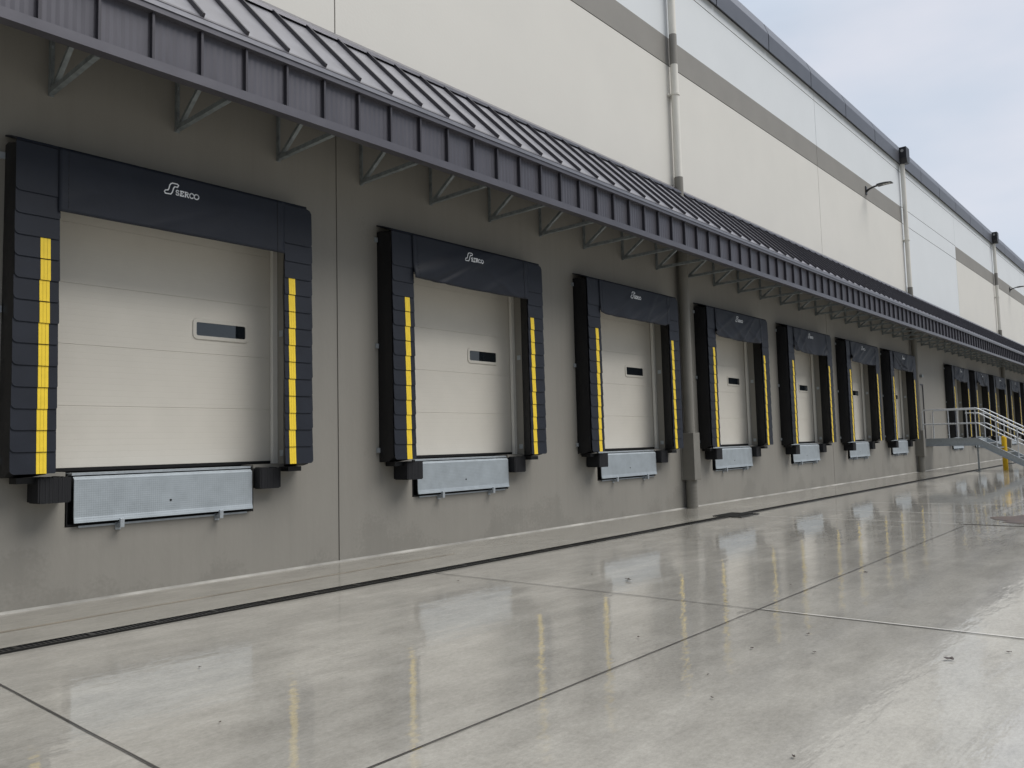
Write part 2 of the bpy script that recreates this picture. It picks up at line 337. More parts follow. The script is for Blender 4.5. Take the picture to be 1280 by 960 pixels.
# ------------------------------------------------------------ warehouse
wh = thing('warehouse', 'long cream tilt-up concrete warehouse with grey lower wall and dark parapet', 'building', (0,0,0))
def panel(x0, x1, k):
    holes = []
    for i in DOCKS:
        c = CX+i*S
        if x0 < c < x1:
            holes.append((c-1.36, c+1.36, SILL, 4.12)); holes.append((c-.975, c+.955, .70, SILL))
    if x0 < 32.6 < x1: holes.append((31.98, 33.08, 1.2, 3.27))
    plain = (k == 3)
    up = 1 if not plain else 2
    rows = [(0, 5.6, 0, 0), (5.6, 9.205, 0, up), (9.205, 9.225, .014, 4), (9.225, 9.83, 0, 3 if not plain else 2)]
    if plain: rows += [(9.83, 9.85, .014, 4), (9.85, 11.18, 0, 2)]
    else: rows += [(9.83, 11.18, 0, 2)]
    rows += [(11.18, 11.20, .014, 4), (11.20, 12.0, 0, 2)]
    zs = sorted(set([r[0] for r in rows]+[12.0]+[h[2] for h in holes]+[h[3] for h in holes]))
    xs = sorted(set([x0, x1]+[h[0] for h in holes]+[h[1] for h in holes]))
    g = MB()
    inh = lambda x, z: any(h[0] < x < h[1] and h[2] < z < h[3] for h in holes)
    def row(z): return next(r for r in rows if r[0] <= z <= r[1])
    for za, zb in zip(zs, zs[1:]):
        r = row((za+zb)/2); y = r[2]
        for xa, xb in zip(xs, xs[1:]):
            if inh((xa+xb)/2, (za+zb)/2): continue
            g.quad((xa,y,za),(xb,y,za),(xb,y,zb),(xa,y,zb), r[3])
        if y:
            g.quad((x0,0,za),(x1,0,za),(x1,y,za),(x0,y,za), r[3]); g.quad((x0,0,zb),(x1,0,zb),(x1,y,zb),(x0,y,zb), r[3])
        g.quad((x0,0,za),(x0,WT,za),(x0,WT,zb),(x0,0,zb), r[3]); g.quad((x1,0,za),(x1,WT,za),(x1,WT,zb),(x1,0,zb), r[3])
    for h in holes:
        a, b, c, d = h
        for x in (a, b): g.quad((x,0,c),(x,WT,c),(x,WT,d),(x,0,d), 0)
        if c > 1.0 : g.quad((a,0,d),(b,0,d),(b,WT,d),(a,WT,d), 0)
        # floor of each opening, left open over the leveller pit
        if c == 1.2: g.quad((a,0,c),(b,0,c),(b,WT,c),(a,WT,c), 0)
        elif c == SILL:
            cc = (a+b)/2
            g.quad((a,0,c),(cc-.975,0,c),(cc-.975,WT,c),(a,WT,c), 0); g.quad((cc+.955,0,c),(b,0,c),(b,WT,c),(cc+.955,WT,c), 0)
        else: g.quad((a,0,c),(b,0,c),(b,WT,c),(a,WT,c), 0)
    g.build('wall_panel', [M['taupe'], M['cream'], M['white'], M['band'], M['sealant']], wh)
for k in range(-2, 9): panel(JX+k*PW+.009, JX+(k+1)*PW-.009, k)
g = MB()
for k in range(-2, 10): g.box(JX+k*PW-.03, JX+k*PW+.03, .012, .2, 0, 11.9)
g.build('joint_sealant', M['sealant'], wh)
g = MB(); g.box(X0, X1, .30, 60, 0, 11.8); g.build('roof_deck', M['underside'], wh)
g = MB(); g.box(X0, X1, .262, .29, 0, 1.2); g.build('pit_backing', M['black'], wh)
# coping in lengths
x = 19.65-2.95*10
while x < X1:
    g = MB(); a, b = x+.02, x+2.95-.02
    g.extr([(-.07,11.43),(-.09,11.43),(-.10,11.86),(.02,12.20),(.30,12.22),(.30,12.20),(.03,12.18),(-.07,11.86)], 'x', a, b)
    g.build('coping', M['coping'], wh); x += 2.95
g = MB(); g.extr([(-.06,11.47),(-.06,11.84),(.03,12.15),(.25,12.15),(.25,11.47)], 'x', X0, X1); g.build('coping_backing', M['lamp'], wh)

# overhead doors with windows and jambs
def overhead_door(cx):
    g = MB(); d0 = .222; hw = 1.345
    for r in range(5):
        za, zb = SILL+.035+r*.597, SILL+.035+(r+1)*.597
        # section profile with a shadow step at its joint
        g.extr([(d0,za+.001),(d0,zb-.003),(d0+.004,zb-.001),(d0+.03,zb-.001),(d0+.03,za),(d0+.003,za)], 'x', cx-hw, cx+hw)
    dr = g.build('overhead_door', M['door'], wh)
    g = MB(); wx, wz = .69, 2.705; a, b, c, d = wx-.335, wx+.335, wz-.115, wz+.115; t = .042
    def rr(x0, x1, z0, z1, r):
        P = []
        for (qx, qz, st) in ((x1-r, z1-r, 0), (x0+r, z1-r, 90), (x0+r, z0+r, 180), (x1-r, z0+r, 270)):
            for k in range(5): an = R(st+k*22.5); P.append((qx+r*math.cos(an), qz+r*math.sin(an)))
        return P
    o_, i_ = rr(cx+a, cx+b, c, d, .05), rr(cx+a+t, cx+b-t, c+t, d-t, .018); n = len(o_)
    vs = [(x, d0-.003, z) for x, z in o_]+[(x, d0-.014, z) for x, z in o_[:0]]
    vs = [(x, d0-.001, z) for x, z in o_]+[(cx+wx+(x-cx-wx)*.985, d0-.013, wz+(z-wz)*.96) for x, z in o_]+[(x, d0-.013, z) for x, z in i_]+[(x, d0+.004, z) for x, z in i_]
    fs = [(L0*n+k, L0*n+(k+1)%n, (L0+1)*n+(k+1)%n, (L0+1)*n+k) for L0 in range(3) for k in range(n)]
    g.add(vs, fs); g.build('window_frame', M['frame'], dr)
    g = MB(); g.box(cx+a+t-.01, cx+b-t+.01, d0-.004, d0-.001, c+t-.01, d-t+.01); g.build('window_pane', M['glass'], dr)
    for s in (-1, 1):
        g = MB(); x = cx+s*1.36; g.box(min(x, x-s*.06), max(x, x-s*.06)-.001*(s>0), .15, .205, SILL+.003, 4.11); g.build('door_jamb', M['jamb'], dr)
    g = MB(); g.box(cx-1.33, cx+1.33, .215, .262, SILL+.002, SILL+.034); g.build('bottom_seal', M['black'], dr)
    g = MB()
    for z in (1.33, 2.72): g = MB(); g.box(cx+1.352, cx+1.359, .03, .10, z-.035, z+.035); g.build('mounting_clip', M['galv'], dr)

for i in DOCKS: overhead_door(CX+i*S)
# personnel door behind the stair landing
g = MB(); g.box(32.03, 33.03, .028, .06, 1.205, 3.22); md = g.build('personnel_door', M['taupe_pipe'], wh)
g = MB(); g.box(31.985, 32.03, .006, .15, 1.203, 3.265); g.box(33.03, 33.075, .006, .15, 1.203, 3.265); g.box(32.03, 33.03, .006, .15, 3.22, 3.265); g.build('door_frame', M['seam'], md)
g = MB(); g.bar((32.12,-.03,2.2),(32.25,-.03,2.2),.025); g.bar((32.13,-.03,2.2),(32.13,.028,2.2),.025); g.build('door_handle', M['galv'], md)

# ------------------------------------------------------------ canopy
cn = thing('metal_canopy', 'dark standing-seam metal canopy with deep fascia over the row of dock doors', 'canopy', (0,0,0))
RIB0 = 3.1107; RP = .4572
ca, cb_ = RIB0-RP*30, RIB0+RP*165
nr = 195
CF = 1.151
y_e, z_e, y_r, z_r = -CF-.06, 5.385, -.02, 6.56
g = MB()
for i in range(nr):
    x = ca+i*RP; g.extr([(y_e,z_e),(y_r,z_r),(y_r,z_r-.05),(y_e,z_e-.05)], 'x', x, x+RP)
dy, dz = y_r-y_e, z_r-z_e; ln = math.hypot(dy, dz); ny, nz_ = -dz/ln, dy/ln
for i in range(nr):
    x = ca+i*RP-.012
    a = (y_e+.03, z_e+.03*dz/dy); b = (y_r-.05, z_r-.05*dz/dy)
    g.extr([(a[0],a[1]-.003),(b[0],b[1]-.003),(b[0]+ny*.042,b[1]+nz_*.042),(a[0]+ny*.042,a[1]+nz_*.042)], 'x', x, x+.024, 1)
g.build('roof_panel', [M['roof_metal'], M['seam']], cn)
g = MB(); g.extr([(0.0,6.60),(-.03,6.60),(-.045,6.585),(-.20,6.46),(-.205,6.415),(-.195,6.415),(-.10,6.50),(-.0,6.55)], 'x', ca, cb_); g.build('ridge_flashing', M['metal_edge'], cn)
g = MB(); yf = -CF+.02
for i in range(nr):
    xa = ca+i*RP; n = 28
    pts = [(xa+RP*k/n, yf-.0018*(1-math.cos(2*math.pi*k/4))*(0 if k in (0, n) else 1)) for k in range(n+1)]
    for (xa_, ya_), (xb_, yb_) in zip(pts, pts[1:]): g.quad((xa_,ya_,4.80),(xb_,yb_,4.80),(xb_,yb_,5.36),(xa_,ya_,5.36))
for i in range(nr+1):
    x = ca+i*RP; g.box(x-.011, x+.011, -CF-.028, -CF+.021, 4.81, 5.30, 1)
g.build('fascia_panel', [M['metal_dark'], M['seam']], cn, smooth=True)
g = MB(); g.box(ca, cb_, -CF+.04, -CF+.055, 4.78, 5.36); g.build('fascia_backing', M['underside'], cn)
c_ = -CF
g = MB(); g.extr([(c_-.035,4.755),(c_-.035,4.845),(c_+.015,4.85),(c_+.08,4.85),(c_+.08,4.84),(c_+.025,4.84),(c_-.025,4.838),(c_-.025,4.765),(c_+.08,4.765),(c_+.08,4.755)], 'x', ca, cb_); g.build('bottom_trim', M['metal_edge'], cn)
g = MB(); g.extr([(c_-.05,5.282),(c_-.05,5.375),(c_-.065,5.385),(c_-.03,5.42),(c_-.02,5.41),(c_+.0,5.37),(c_+.03,5.37),(c_+.03,5.282)], 'x', ca, cb_); g.build('top_trim', M['metal_edge'], cn)
g = MB(); g.box(ca, cb_, -.80, -.72, 5.60, 5.66); g.box(ca, cb_, -.40, -.32, 5.98, 6.04); g.build('purlin', M['galv_dull'], cn)
BX = 2.6848
for i in range(-6, 64):
    x = BX+i*1.2192
    e = bpy.data.objects.new('canopy_bracket', None); col.objects.link(e); e.parent = cn; e.location = (x, 0, 0); e.empty_display_size = .1
    if i == -6:
        g = MB(); g.box(-.025,.025,-.012,-.003,4.735,6.3); g.box(-.025,-.018,-.055,-.012,4.735,6.3)
        g.box(-.012,.012,-.016,-.012,4.80,4.83,1); g.box(-.012,.012,-.016,-.012,5.20,5.23,1)
        m1 = g.build('wall_angle', [M['galv_dull'], M['galv']], e)
        g = MB(); g.bar((0,-.03,4.775),(0,-1.06,4.775),.048,.048); m2 = g.build('bottom_chord', M['galv_dull'], e)
        g = MB(); g.bar((.006,-.05,4.79),(.006,-.80,5.30),.042,.042); m3 = g.build('strut', M['galv_dull'], e)
        g = MB(); g.bar((0,-.03,6.38),(0,-1.08,5.34),.05,.05); m4 = g.build('rafter', M['galv_dull'], e)
    else:
        for mm in (m1, m2, m3, m4): c = mm.copy(); col.objects.link(c); c.parent = e

# ------------------------------------------------------------ dock equipment
PF = -.29                                   # front plane of the pads
def mat_mesh(w_, h, ro, ri, outer_left):
    # rounded lower corners, bottom edge standing proud of the mat below it
    P = []
    def arc(cx_, cz_, r, a0, a1, n=6): return [(cx_+r*math.cos(R(a0+(a1-a0)*k/n)), cz_+r*math.sin(R(a0+(a1-a0)*k/n))) for k in range(n+1)]
    rl, r_r = (ro, ri) if outer_left else (ri, ro)
    P = [(0,h),(w_,h)][::-1]
    P = [(w_, h), (0, h)] + arc(rl, rl, rl, 180, 270) + arc(w_-r_r, r_r, r_r, 270, 360)
    return P
ds0 = None
def shelter_proto():
    t = thing('dock_shelter', 'x', 'dock shelter', (CX,0,SILL), 'black dock shelters around the overhead doors')
    for s in (-1, 1):
        g = MB()   # side pad, tapering from the wall to its front, with a wavy vinyl skin
        nz = 26; ring = []
        for k in range(nz+1):
            z = -.04+(3.05-.0)*k/nz; z = -.03+2.985*k/nz
            wob = .010*noise.noise(Vector((s*3.1, z*2.3, 1)))
            rnd_ = .03 if k == 0 else 0
            zf = z + (.07 if k == 0 else 0)
            top = (k == nz)
            pr = [(s*1.525, -.003, z), (s*(1.53+wob), -.10, z-.0), (s*(1.53+wob*1.5), -.20, z+(.02 if k == 0 else 0)-(.03 if top else 0)), (s*1.515, PF+.02, zf-(.04 if top else 0)),
                  (s*1.18, PF+.02, zf-(.04 if top else 0)), (s*(1.21-wob), -.20, z+(.02 if k == 0 else 0)), (s*(1.29-wob), -.10, z), (s*1.345, -.003, z)]
            ring.append(pr)
        n = 8; vs = [p for r_ in ring for p in r_]
        fs = [(i*n+k, i*n+(k+1)%n, (i+1)*n+(k+1)%n, (i+1)*n+k) for i in range(nz) for k in range(n)] + [tuple(range(n)), tuple(nz*n+k for k in range(n))]
        g.add(vs, fs); pad = g.build('side_pad', M['vinyl'], t, smooth=True)
        for z in (.12, 1.46, 2.85): g = MB(); g.box(min(s*1.532, s*1.575), max(s*1.532, s*1.575), -.03, -.004, z-.03, z+.03); g.build('wall_clip', M['galv'], pad)
        g = MB(); g.box(min(s*1.27,s*1.44), max(s*1.27,s*1.44), -.20, -.02, -.085, -.032); g.build('pad_foot', M['vinyl'], pad)
    # front mats, lapped like shingles
    W = .362
    zs = [0.0+.19*k for k in range(12)] + [2.285, 2.485]
    top = 2.928
    for s in (-1, 1):
        for k, z in enumerate(zs):
            h = (zs[k+1]-z+.02) if k+1 < len(zs) else top-z
            jx = rnd.uniform(-.004, .004); jz = rnd.uniform(-.004, .004) if k else 0
            big = k+1 == len(zs)
            P = mat_mesh(W, h, .04, .015, s < 0)
            if big and s > 0: P = [(W, h-.05), (W-.02, h-.015), (W-.06, h)] + P[1:]
            x_off = -1.525 if s < 0 else 1.163
            g = MB(); vs = []; n = len(P)
            zz = 0.0
            for fr in (0, 1):
                for u, v in P:
                    tilt = -.010*(1-v/h)
                    ed = abs((u if s < 0 else W-u))            # distance from the outer edge: roll back slightly
                    back = .012*max(0, 1-ed/.05)**2
                    vs.append((x_off+jx+u, PF-.004+tilt-(0 if fr else .007), z+jz+v))
            g.add(vs, [tuple(range(n))[::-1], tuple(range(n, 2*n))]+[(i,(i+1)%n,(i+1)%n+n,i+n) for i in range(n)])
            mo = g.build('mat', M['mat'], t)
            if k < 11:
                g = MB(); xa = (-1.323 if s < 0 else 1.215)+jx; xb = xa+.084
                hh = zs[k+1]-z
                def yy(v): return PF-.004-.010*(1-v/h)-.007
                for j in range(3):
                    a_, b_ = xa+j*.028+.001, xa+(j+1)*.028-.001
                    g.add([(a_,yy(0)-.003,z+jz),(b_,yy(0)-.003,z+jz),(b_,yy(hh)-.003,z+jz+hh-.004),(a_,yy(hh)-.003,z+jz+hh-.004),
                           (a_,yy(0)+.002,z+jz),(b_,yy(0)+.002,z+jz),(b_,yy(hh)+.002,z+jz+hh-.004),(a_,yy(hh)+.002,z+jz+hh-.004)],
                          [(0,1,2,3),(4,7,6,5),(0,4,5,1),(1,5,6,2),(2,6,7,3),(3,7,4,0)])
                g.build('yellow_stripe', M['yellow'], mo)
    g = MB(); g.extr([(-.003,2.50),(-.24,2.46),(-.26,2.88),(-.003,3.02)], 'x', -1.18, 1.18); g.build('head_pad', M['vinyl'], t)
    g = MB(); g.extr([(-.003,3.052),(-.15,3.01),(PF-.012,2.955),(PF-.02,2.93),(PF-.01,2.93),(-.15,2.995),(-.003,3.035)], 'x', -1.528, 1.455); g.build('top_cover', M['curtain'], t)
    return t
sh0 = shelter_proto()
EMB = [(-.2,3.966),(-.190,3.983),(-.165,3.988),(-.156,4.003),(-.146,4.042),(-.134,4.060),(-.117,4.069),(-.067,4.069),(-.055,4.059),(-.066,4.037),(-.095,4.037),(-.106,4.020),(-.120,3.975),(-.136,3.952),(-.192,3.950)]
# serif capitals drawn as strokes in a unit box; (points, closed)
def arcp(cx_, cz_, rx, rz, a0, a1, n=10): return [(cx_+rx*math.cos(R(a0+(a1-a0)*k/n)), cz_+rz*math.sin(R(a0+(a1-a0)*k/n))) for k in range(n+1)]
LET = {
 'S': [arcp(.36,.73,.27,.25,35,270,8)+arcp(.38,.26,.30,.24,90,-150,8), [(.60,.95),(.60,.74)], [(.10,.28),(.10,.04)]],
 'E': [[(.18,0),(.18,1)], [(.04,.97),(.66,.97),(.66,.78)], [(.18,.51),(.48,.51)], [(.48,.62),(.48,.40)], [(.04,.03),(.70,.03),(.70,.24)]],
 'R': [[(.18,0),(.18,1)], [(.04,.97),(.18,.97)]+arcp(.42,.75,.24,.22,90,-90,8)+[(.18,.52)], [(.40,.52),(.72,.03),(.82,.03)], [(.04,.03),(.32,.03)]],
 'C': [arcp(.48,.5,.42,.48,40,320,16), [(.82,.92),(.82,.68)]],
 'O': [arcp(.5,.5,.44,.48,0,360,22)],
}
def stroke(mb, pts, w_, f, closed=False):
    if closed: pts = list(pts)+[pts[0], pts[1]]
    for (a, b) in zip(pts, pts[1:]):
        a, b = Vector((a[0], a[1])), Vector((b[0], b[1])); d = b-a
        if d.length < 1e-6: continue
        d.normalize(); q = Vector((-d.y, d.x))*w_/2; a -= d*w_*.3; b += d*w_*.3
        mb.quad(*[f(p) for p in (a-q, b-q, b+q, a+q)])
def head_curtain(t, i):
    rr = random.Random(40+i); amp = [.004,.026,.022,.028,.032,.032,.034][min(i, 6)]
    z0, z1, xa, xb = 2.355, 2.95, -1.185, 1.155
    nx, nz2 = 70, 20
    folds = [(rr.uniform(xa, xb), rr.uniform(.5, 1.5)*(1 if rr.random() < .75 else -1), rr.uniform(.05, .16), rr.uniform(.4, 1)) for _ in range(8 if i else 3)]
    sag = 0 if i == 0 else rr.uniform(.02, .05) if i > 2 else .015
    def pos(u, v, off=0):
        x = xa+(xb-xa)*u; z = z0+(z1-z0)*v
        y = PF-.022
        for fx, sl, wd, am in folds:
            d = (x-fx-(v-.2)*sl)/wd; y -= amp*am*math.exp(-d*d)*(1-v)**.6*1.2
        y -= amp*.9*(1-v)*noise.noise(Vector((x*2.2, z*3.0, i*5.1)))
        y -= .010*(1-v)
        low = sag*math.sin(math.pi*u)*(1-v)
        if i > 1: low += -.05*max(0, (u-.93)/.07)*(1-v) - .03*max(0, (.06-u)/.06)*(1-v)
        return (x, y-off, z-low)
    g = MB(); vs = [pos(a/nx, b/nz2) for b in range(nz2+1) for a in range(nx+1)]
    g.add(vs, [(b*(nx+1)+a, b*(nx+1)+a+1, (b+1)*(nx+1)+a+1, (b+1)*(nx+1)+a) for b in range(nz2) for a in range(nx)])
    h = g.build('head_curtain', M['curtain'], t, smooth=True, solid=.006)
    g = MB()
    for u in (.035, .962):
        for k in range(28):
            if k % 2 == 0 or u > .95:
                p, q = pos(u, k/28, .005), pos(u, (k+1)/28, .005); g.bar(p, q, .006, .003)
    g.build('stitching', M['vinyl'], h)
    g = MB()
    def f(p):
        x, z = p.x-.02, p.y-SILL; u = (x-xa)/(xb-xa); v = (z-z0)/(z1-z0); q = pos(u, v, .0055); return (x, q[1], z)
    stroke(g, EMB, .0115, f, True)
    xx = -.086
    for ch, wl in (('S',.049),('E',.050),('R',.056),('C',.052),('O',.056)):
        for pl in LET[ch]:
            wst = .012 if len(pl) > 2 or pl[0][0] == pl[1][0] and abs(pl[0][1]-pl[1][1]) > .9 else .006
            stroke(g, [(xx+a*wl+.18*b*.02, 3.955+b*.052) for a, b in pl], wst, f)
        xx += wl-.004
    g.build('maker_logo', M['logo'], h)
LABS = {0:'nearest dock shelter, cut by the left edge of the photo, around the widest-looking door',
 1:'second dock shelter from the left, just right of the dark wall joint',
 2:'third dock shelter from the left, directly left of the first downpipe',
 3:'fourth dock shelter from the left, directly right of the first downpipe',
 4:'fifth dock shelter from the left, second to the right of the first downpipe',
 5:'sixth dock shelter from the left, third to the right of the first downpipe',
 6:'seventh dock shelter from the left, directly left of the second downpipe and stairs',
 8:'first dock shelter beyond the stair landing, its foot hidden by the landing',
 9:'second dock shelter beyond the stair landing, behind the top of the stairs',
 10:'third dock shelter beyond the stair landing, behind the handrails, left of the third downpipe',
 11:'fourth dock shelter beyond the stair landing, just right of the third downpipe',
 12:'fifth dock shelter beyond the stair landing, at the right edge of the photo',
 13:'farthest dock shelter, past the right edge of the photo'}
ORD = {k: v.split(' dock shelter')[0] for k, v in LABS.items()}
POS = {0:'nearest, widest-looking', 1:'second', 2:'third', 3:'fourth', 4:'fifth', 5:'sixth', 6:'seventh', 8:'first beyond the stairs', 9:'second beyond the stairs', 10:'third beyond the stairs', 11:'fourth beyond the stairs', 12:'fifth beyond the stairs'}
DOCKS_EQ = [i for i in DOCKS if i != 13]
tr = tree_of(sh0)
shs = {}
for i in DOCKS_EQ:
    t = sh0 if i == 0 else copy_tree(tr)
    t.location = (CX+i*S, 0, SILL); t['label'] = LABS[i]; shs[i] = t
for i in DOCKS_EQ: head_curtain(shs[i], i)

# levellers and bumpers
def leveler_proto():
    t = thing('dock_leveler', 'x', 'dock leveler', (CX,0,.70), 'galvanised dock levelers under the overhead doors')
    g = MB()   # lip with two bends, hanging in front of its pit
    g.extr([(-.012,.465),(-.045,.44),(-.050,.09),(-.062,.035),(-.046,.033),(-.034,.09),(-.028,.44),(-.005,.45)], 'x', -.915, .915)
    lip = g.build('lip', M['plate'], t, bevel=.003)
    g = MB(); g.tube([(0,-.052,.19),(0,-.047,.19)], .011, 10); g.build('bolt_hole', M['black'], lip)
    g = MB(); g.box(-.92,.92,-.006,.20,.475,.497); g.build('deck_plate', M['galv'], t)
    g = MB(); g.box(-.96,.94,.0,.22,.006,.02); g.box(-.96,-.95,.005,.22,.02,.49); g.box(.93,.94,.005,.22,.02,.49); g.build('pit_frame', M['black'], t)
    g = MB(); g.extr([(-.014,-.012),(-.014,.006),(-.003,.006),(-.003,-.012)], 'x', -.86, .87); g.build('pit_edge_angle', M['galv'], t)
    for x in (-.50, .52):
        g = MB(); g.box(x-.026, x+.026, -.014, -.003, -.06, .012); g.extr([(-.014,-.04),(-.11,-.035),(-.115,.05),(-.088,.055),(-.075,.0),(-.014,.0)], 'x', x-.02, x+.02)
        g.build('lip_keeper', M['galv'], t, bevel=.003)
    return t
lv0 = leveler_proto(); trl = tree_of(lv0)
def bumper_proto(hw, dep):
    t = thing('dock_bumper', 'x', 'dock bumper', (CX,0,.945), 'black laminated rubber dock bumpers')
    g = MB(); n = int(2*(hw-.015)/.015)
    for k in range(n):
        a = -hw+.015+k*.015; d = dep-.01+.005*math.sin(k*2.7)*.2; g.box(a, a+.0142, -d, -.012, 0, .235-.012*abs(math.sin(k*1.3)))
    g.build('rubber_pad', M['rubber'], t)
    for e_ in (-1, 1):
        g = MB(); g.box(min(e_*hw, e_*(hw-.0135)), max(e_*hw, e_*(hw-.0135)), -dep+.015, -.003, .01, .225); g.build('end_angle', M['rubber'], t)
    return t
trb = {-1: tree_of(bumper_proto(.135, .28)), 1: tree_of(bumper_proto(.13, .15))}
first = True
for i in DOCKS_EQ:
    t = lv0 if i == 0 else copy_tree(trl); t.location = (CX+i*S, 0, .70)
    w_ = POS[i]
    t['label'] = f'galvanised diamond-plate leveler lip below the {w_} dock door'
    for s, nm in ((-1, 'left'), (1, 'right')):
        b = trb[s][0] if i == 0 else copy_tree(trb[s])
        b.location = (CX+i*S+(-1.155 if s < 0 else 1.085), 0, .945)
        b['label'] = f'rubber bumper on the {nm} side below the {w_} dock door'

# ------------------------------------------------------------ downpipes, leader heads
def pipe(xc, lab, band, head=True, guard=True):
    t = thing('downpipe', lab, 'downpipe', (xc,0,0), 'roof downpipes at the wall joints')
    Y = -.125
    g = MB(); g.tube([(0,Y,5.9),(0,Y,11.55)], .078, 20); up_ = g.build('upper_pipe', M['pipe'], t, smooth=True)
    if band:
        g = MB(); g.tube([(0,Y,9.19),(0,Y,9.84)], .0795, 20); g.build('painted_band', M['band'], up_, smooth=True)
    g = MB()
    for z in (8.55,): g.tube([(0,Y,z-.02),(0,Y,z+.02)], .095, 20); g.box(-.12,.12,-.04,-.003,z-.02,z+.02)
    g.build('pipe_strap', M['pipe'], up_)
    g = MB(); g.tube([(0,Y,6.15),(0,Y,6.78)], [.09,.09], 20); g.build('roof_collar', M['taupe_pipe'], t, smooth=True)
    g = MB(); g.tube([(.0,Y-.01,1.4),(0,Y-.01,6.2)], .105, 24); g.build('lower_pipe', M['taupe_pipe'], t, smooth=True)
    g = MB(); g.tube([(0,Y-.01,.006),(0,Y-.01,.7)], .112, 24)
    for k in range(7): g.tube([(0,Y-.01,.05+k*.075),(0,Y-.01,.062+k*.075)], .116, 24)
    g.build('boot_pipe', M['taupe_pipe'], t, smooth=True)
    g = MB(); g.box(-.13,.13,-.285,-.003,.57,1.51); g.box(-.16,-.13,-.02,-.003,.57,1.51); g.box(.13,.16,-.02,-.003,.57,1.51); g.build('pipe_guard', M['taupe_pipe'], t, bevel=.006)
    g = MB(); g.extr([(-.22,12.02),(.22,12.02),(.22,11.60),(.12,11.42),(-.12,11.42),(-.22,11.60)], 'y', -.34, -.095); hd = g.build('leader_head', M['lamp'], t, bevel=.008)
    g = MB(); g.tube([(-.224,-.20,11.88),(-.212,-.20,11.88)], .055, 16); g.build('overflow_hole', M['lens'], hd)
    return t
pipe(JX+PW+.0, 'cream downpipe with grey lower half between the third and fourth dock doors', True)
pipe(JX+3*PW+.06, 'downpipe with black leader head just left of the stair landing', False)
pipe(JX+5*PW+.06, 'farthest downpipe with black leader head near the right edge, behind the stairs', True)
# conduit and small lamp beside the personnel door
t = thing('door_light', 'small wall light above the personnel door at the stair landing', 'wall light', (32.75,0,3.56))
g = MB(); g.box(-.10,.10,-.09,-.003,-.05,.05); g.build('housing', M['galv_dull'], t, bevel=.01)
g = MB(); g.box(-.08,.08,-.085,-.02,-.058,-.0505); g.build('lens', M['lens'], t)

# area lights on the band
def wall_lamp(x, z, lab):
    t = thing('wall_lamp', lab, 'wall lamp', (x,0,z), 'black area lamps on the grey band')
    g = MB(); g.box(-.07,.07,-.03,-.003,-.14,.14); g.build('wall_plate', M['lamp'], t, bevel=.01)
    g = MB(); g.extr([(-.03,-.07),(-.13,.005),(-.25,.045),(-.40,.068),(-.40,.112),(-.27,.098),(-.14,.062),(-.03,.02)], 'x', -.035, .035); g.build('arm', M['lamp'], t, bevel=.012)
    g = MB(); g.extr([(-.37,.064),(-.50,.076),(-.66,.082),(-.82,.080),(-.845,.09),(-.82,.10),(-.66,.122),(-.50,.124),(-.37,.112)], 'x', -.13, .13); h = g.build('lamp_head', M['lamp'], t, bevel=.01)
    g = MB()
    for k in range(3): g.add([(-.07,-.55-k*.08,.0765+k*.001),(.07,-.55-k*.08,.0765+k*.001),(.07,-.61-k*.08,.0775+k*.001),(-.07,-.61-k*.08,.0775+k*.001)], [(0,1,2,3)])
    g.build('lens', M['lens'], h, solid=.003)
    return t
wall_lamp(27.43, 9.50, 'black arm lamp on the grey band, left of the second downpipe')
wall_lamp(53.30, 9.57, 'black arm lamp on the grey band at the right edge of the photo')

# ------------------------------------------------------------ stairs
st = thing('steel_staircase', 'galvanised steel stairs with landing and double handrails in front of the wall', 'staircase', (32.4,0,0))
LW, LD, LZ = 1.5, 1.85, 1.19
SL = .60; YE = -LD-LZ/SL
g = MB()
def chan(x, s):   # C channel along y
    g.box(x-.006, x+.006, -LD, -.01, LZ-.27, LZ); g.box(min(x,x+s*.07), max(x,x+s*.07), -LD, -.01, LZ-.27, LZ-.258); g.box(min(x,x+s*.07), max(x,x+s*.07), -LD, -.01, LZ-.012, LZ-.0005)
chan(0, -1); chan(LW, 1); g.box(.006, LW-.006, -LD, -LD+.012, LZ-.27, LZ-.01); g.box(.006, LW-.006, -.03, -.018, LZ-.27, LZ-.01)
g.build('landing_frame', M['galv'], st)
g = MB()
for k in range(40): g.box(.01+k*.037, .016+k*.037, -LD+.02, -.04, LZ-.03, LZ+.003)
for k in range(18): g.box(.01, LW-.01, -LD+.05+k*.1, -LD+.056+k*.1, LZ-.012, LZ+.001)
g.build('landing_grating', M['grating'], st)
for x in (0, LW):
    g = MB(); a = (-LD, LZ); b = (YE, 0.0); g.extr([(a[0],a[1]),(b[0],b[1]+.02),(b[0],b[1]),(b[0]+.35,b[1]),(a[0],a[1]-.27)], 'x', x-.006, x+.006)
    s = -1 if x == 0 else 1
    for off in (0, -.258):
        g.extr([(a[0],a[1]+off),(b[0]+(0 if off == 0 else .37),b[1]+.02+(0 if off == 0 else -.0)),(b[0]+(0 if off == 0 else .37),b[1]+.008),(a[0],a[1]-.012+off)], 'x', min(x+s*.0065, x+s*.07), max(x+s*.0065, x+s*.07))
    g.build('stringer', M['galv'], st)
for k in range(1, 7):
    g = MB(); z = LZ-k*.17; y = -LD-(k-.5)*.283; g.box(.012, LW-.012, y-.14, y-.128, z-.03, z); g.box(.012, LW-.012, y+.128, y+.14, z-.03, z)
    for q in range(9): g.box(.012, LW-.012, y-.11+q*.028, y-.104+q*.028, z-.025, z-.002)
    for q in range(12): g.box(.05+q*.125, .056+q*.125, y-.13, y+.13, z-.02, z-.001)
    g.box(.012, LW-.012, y-.16, y-.141, z-.035, z+.001)
    g.build('tread', M['grating'], st)
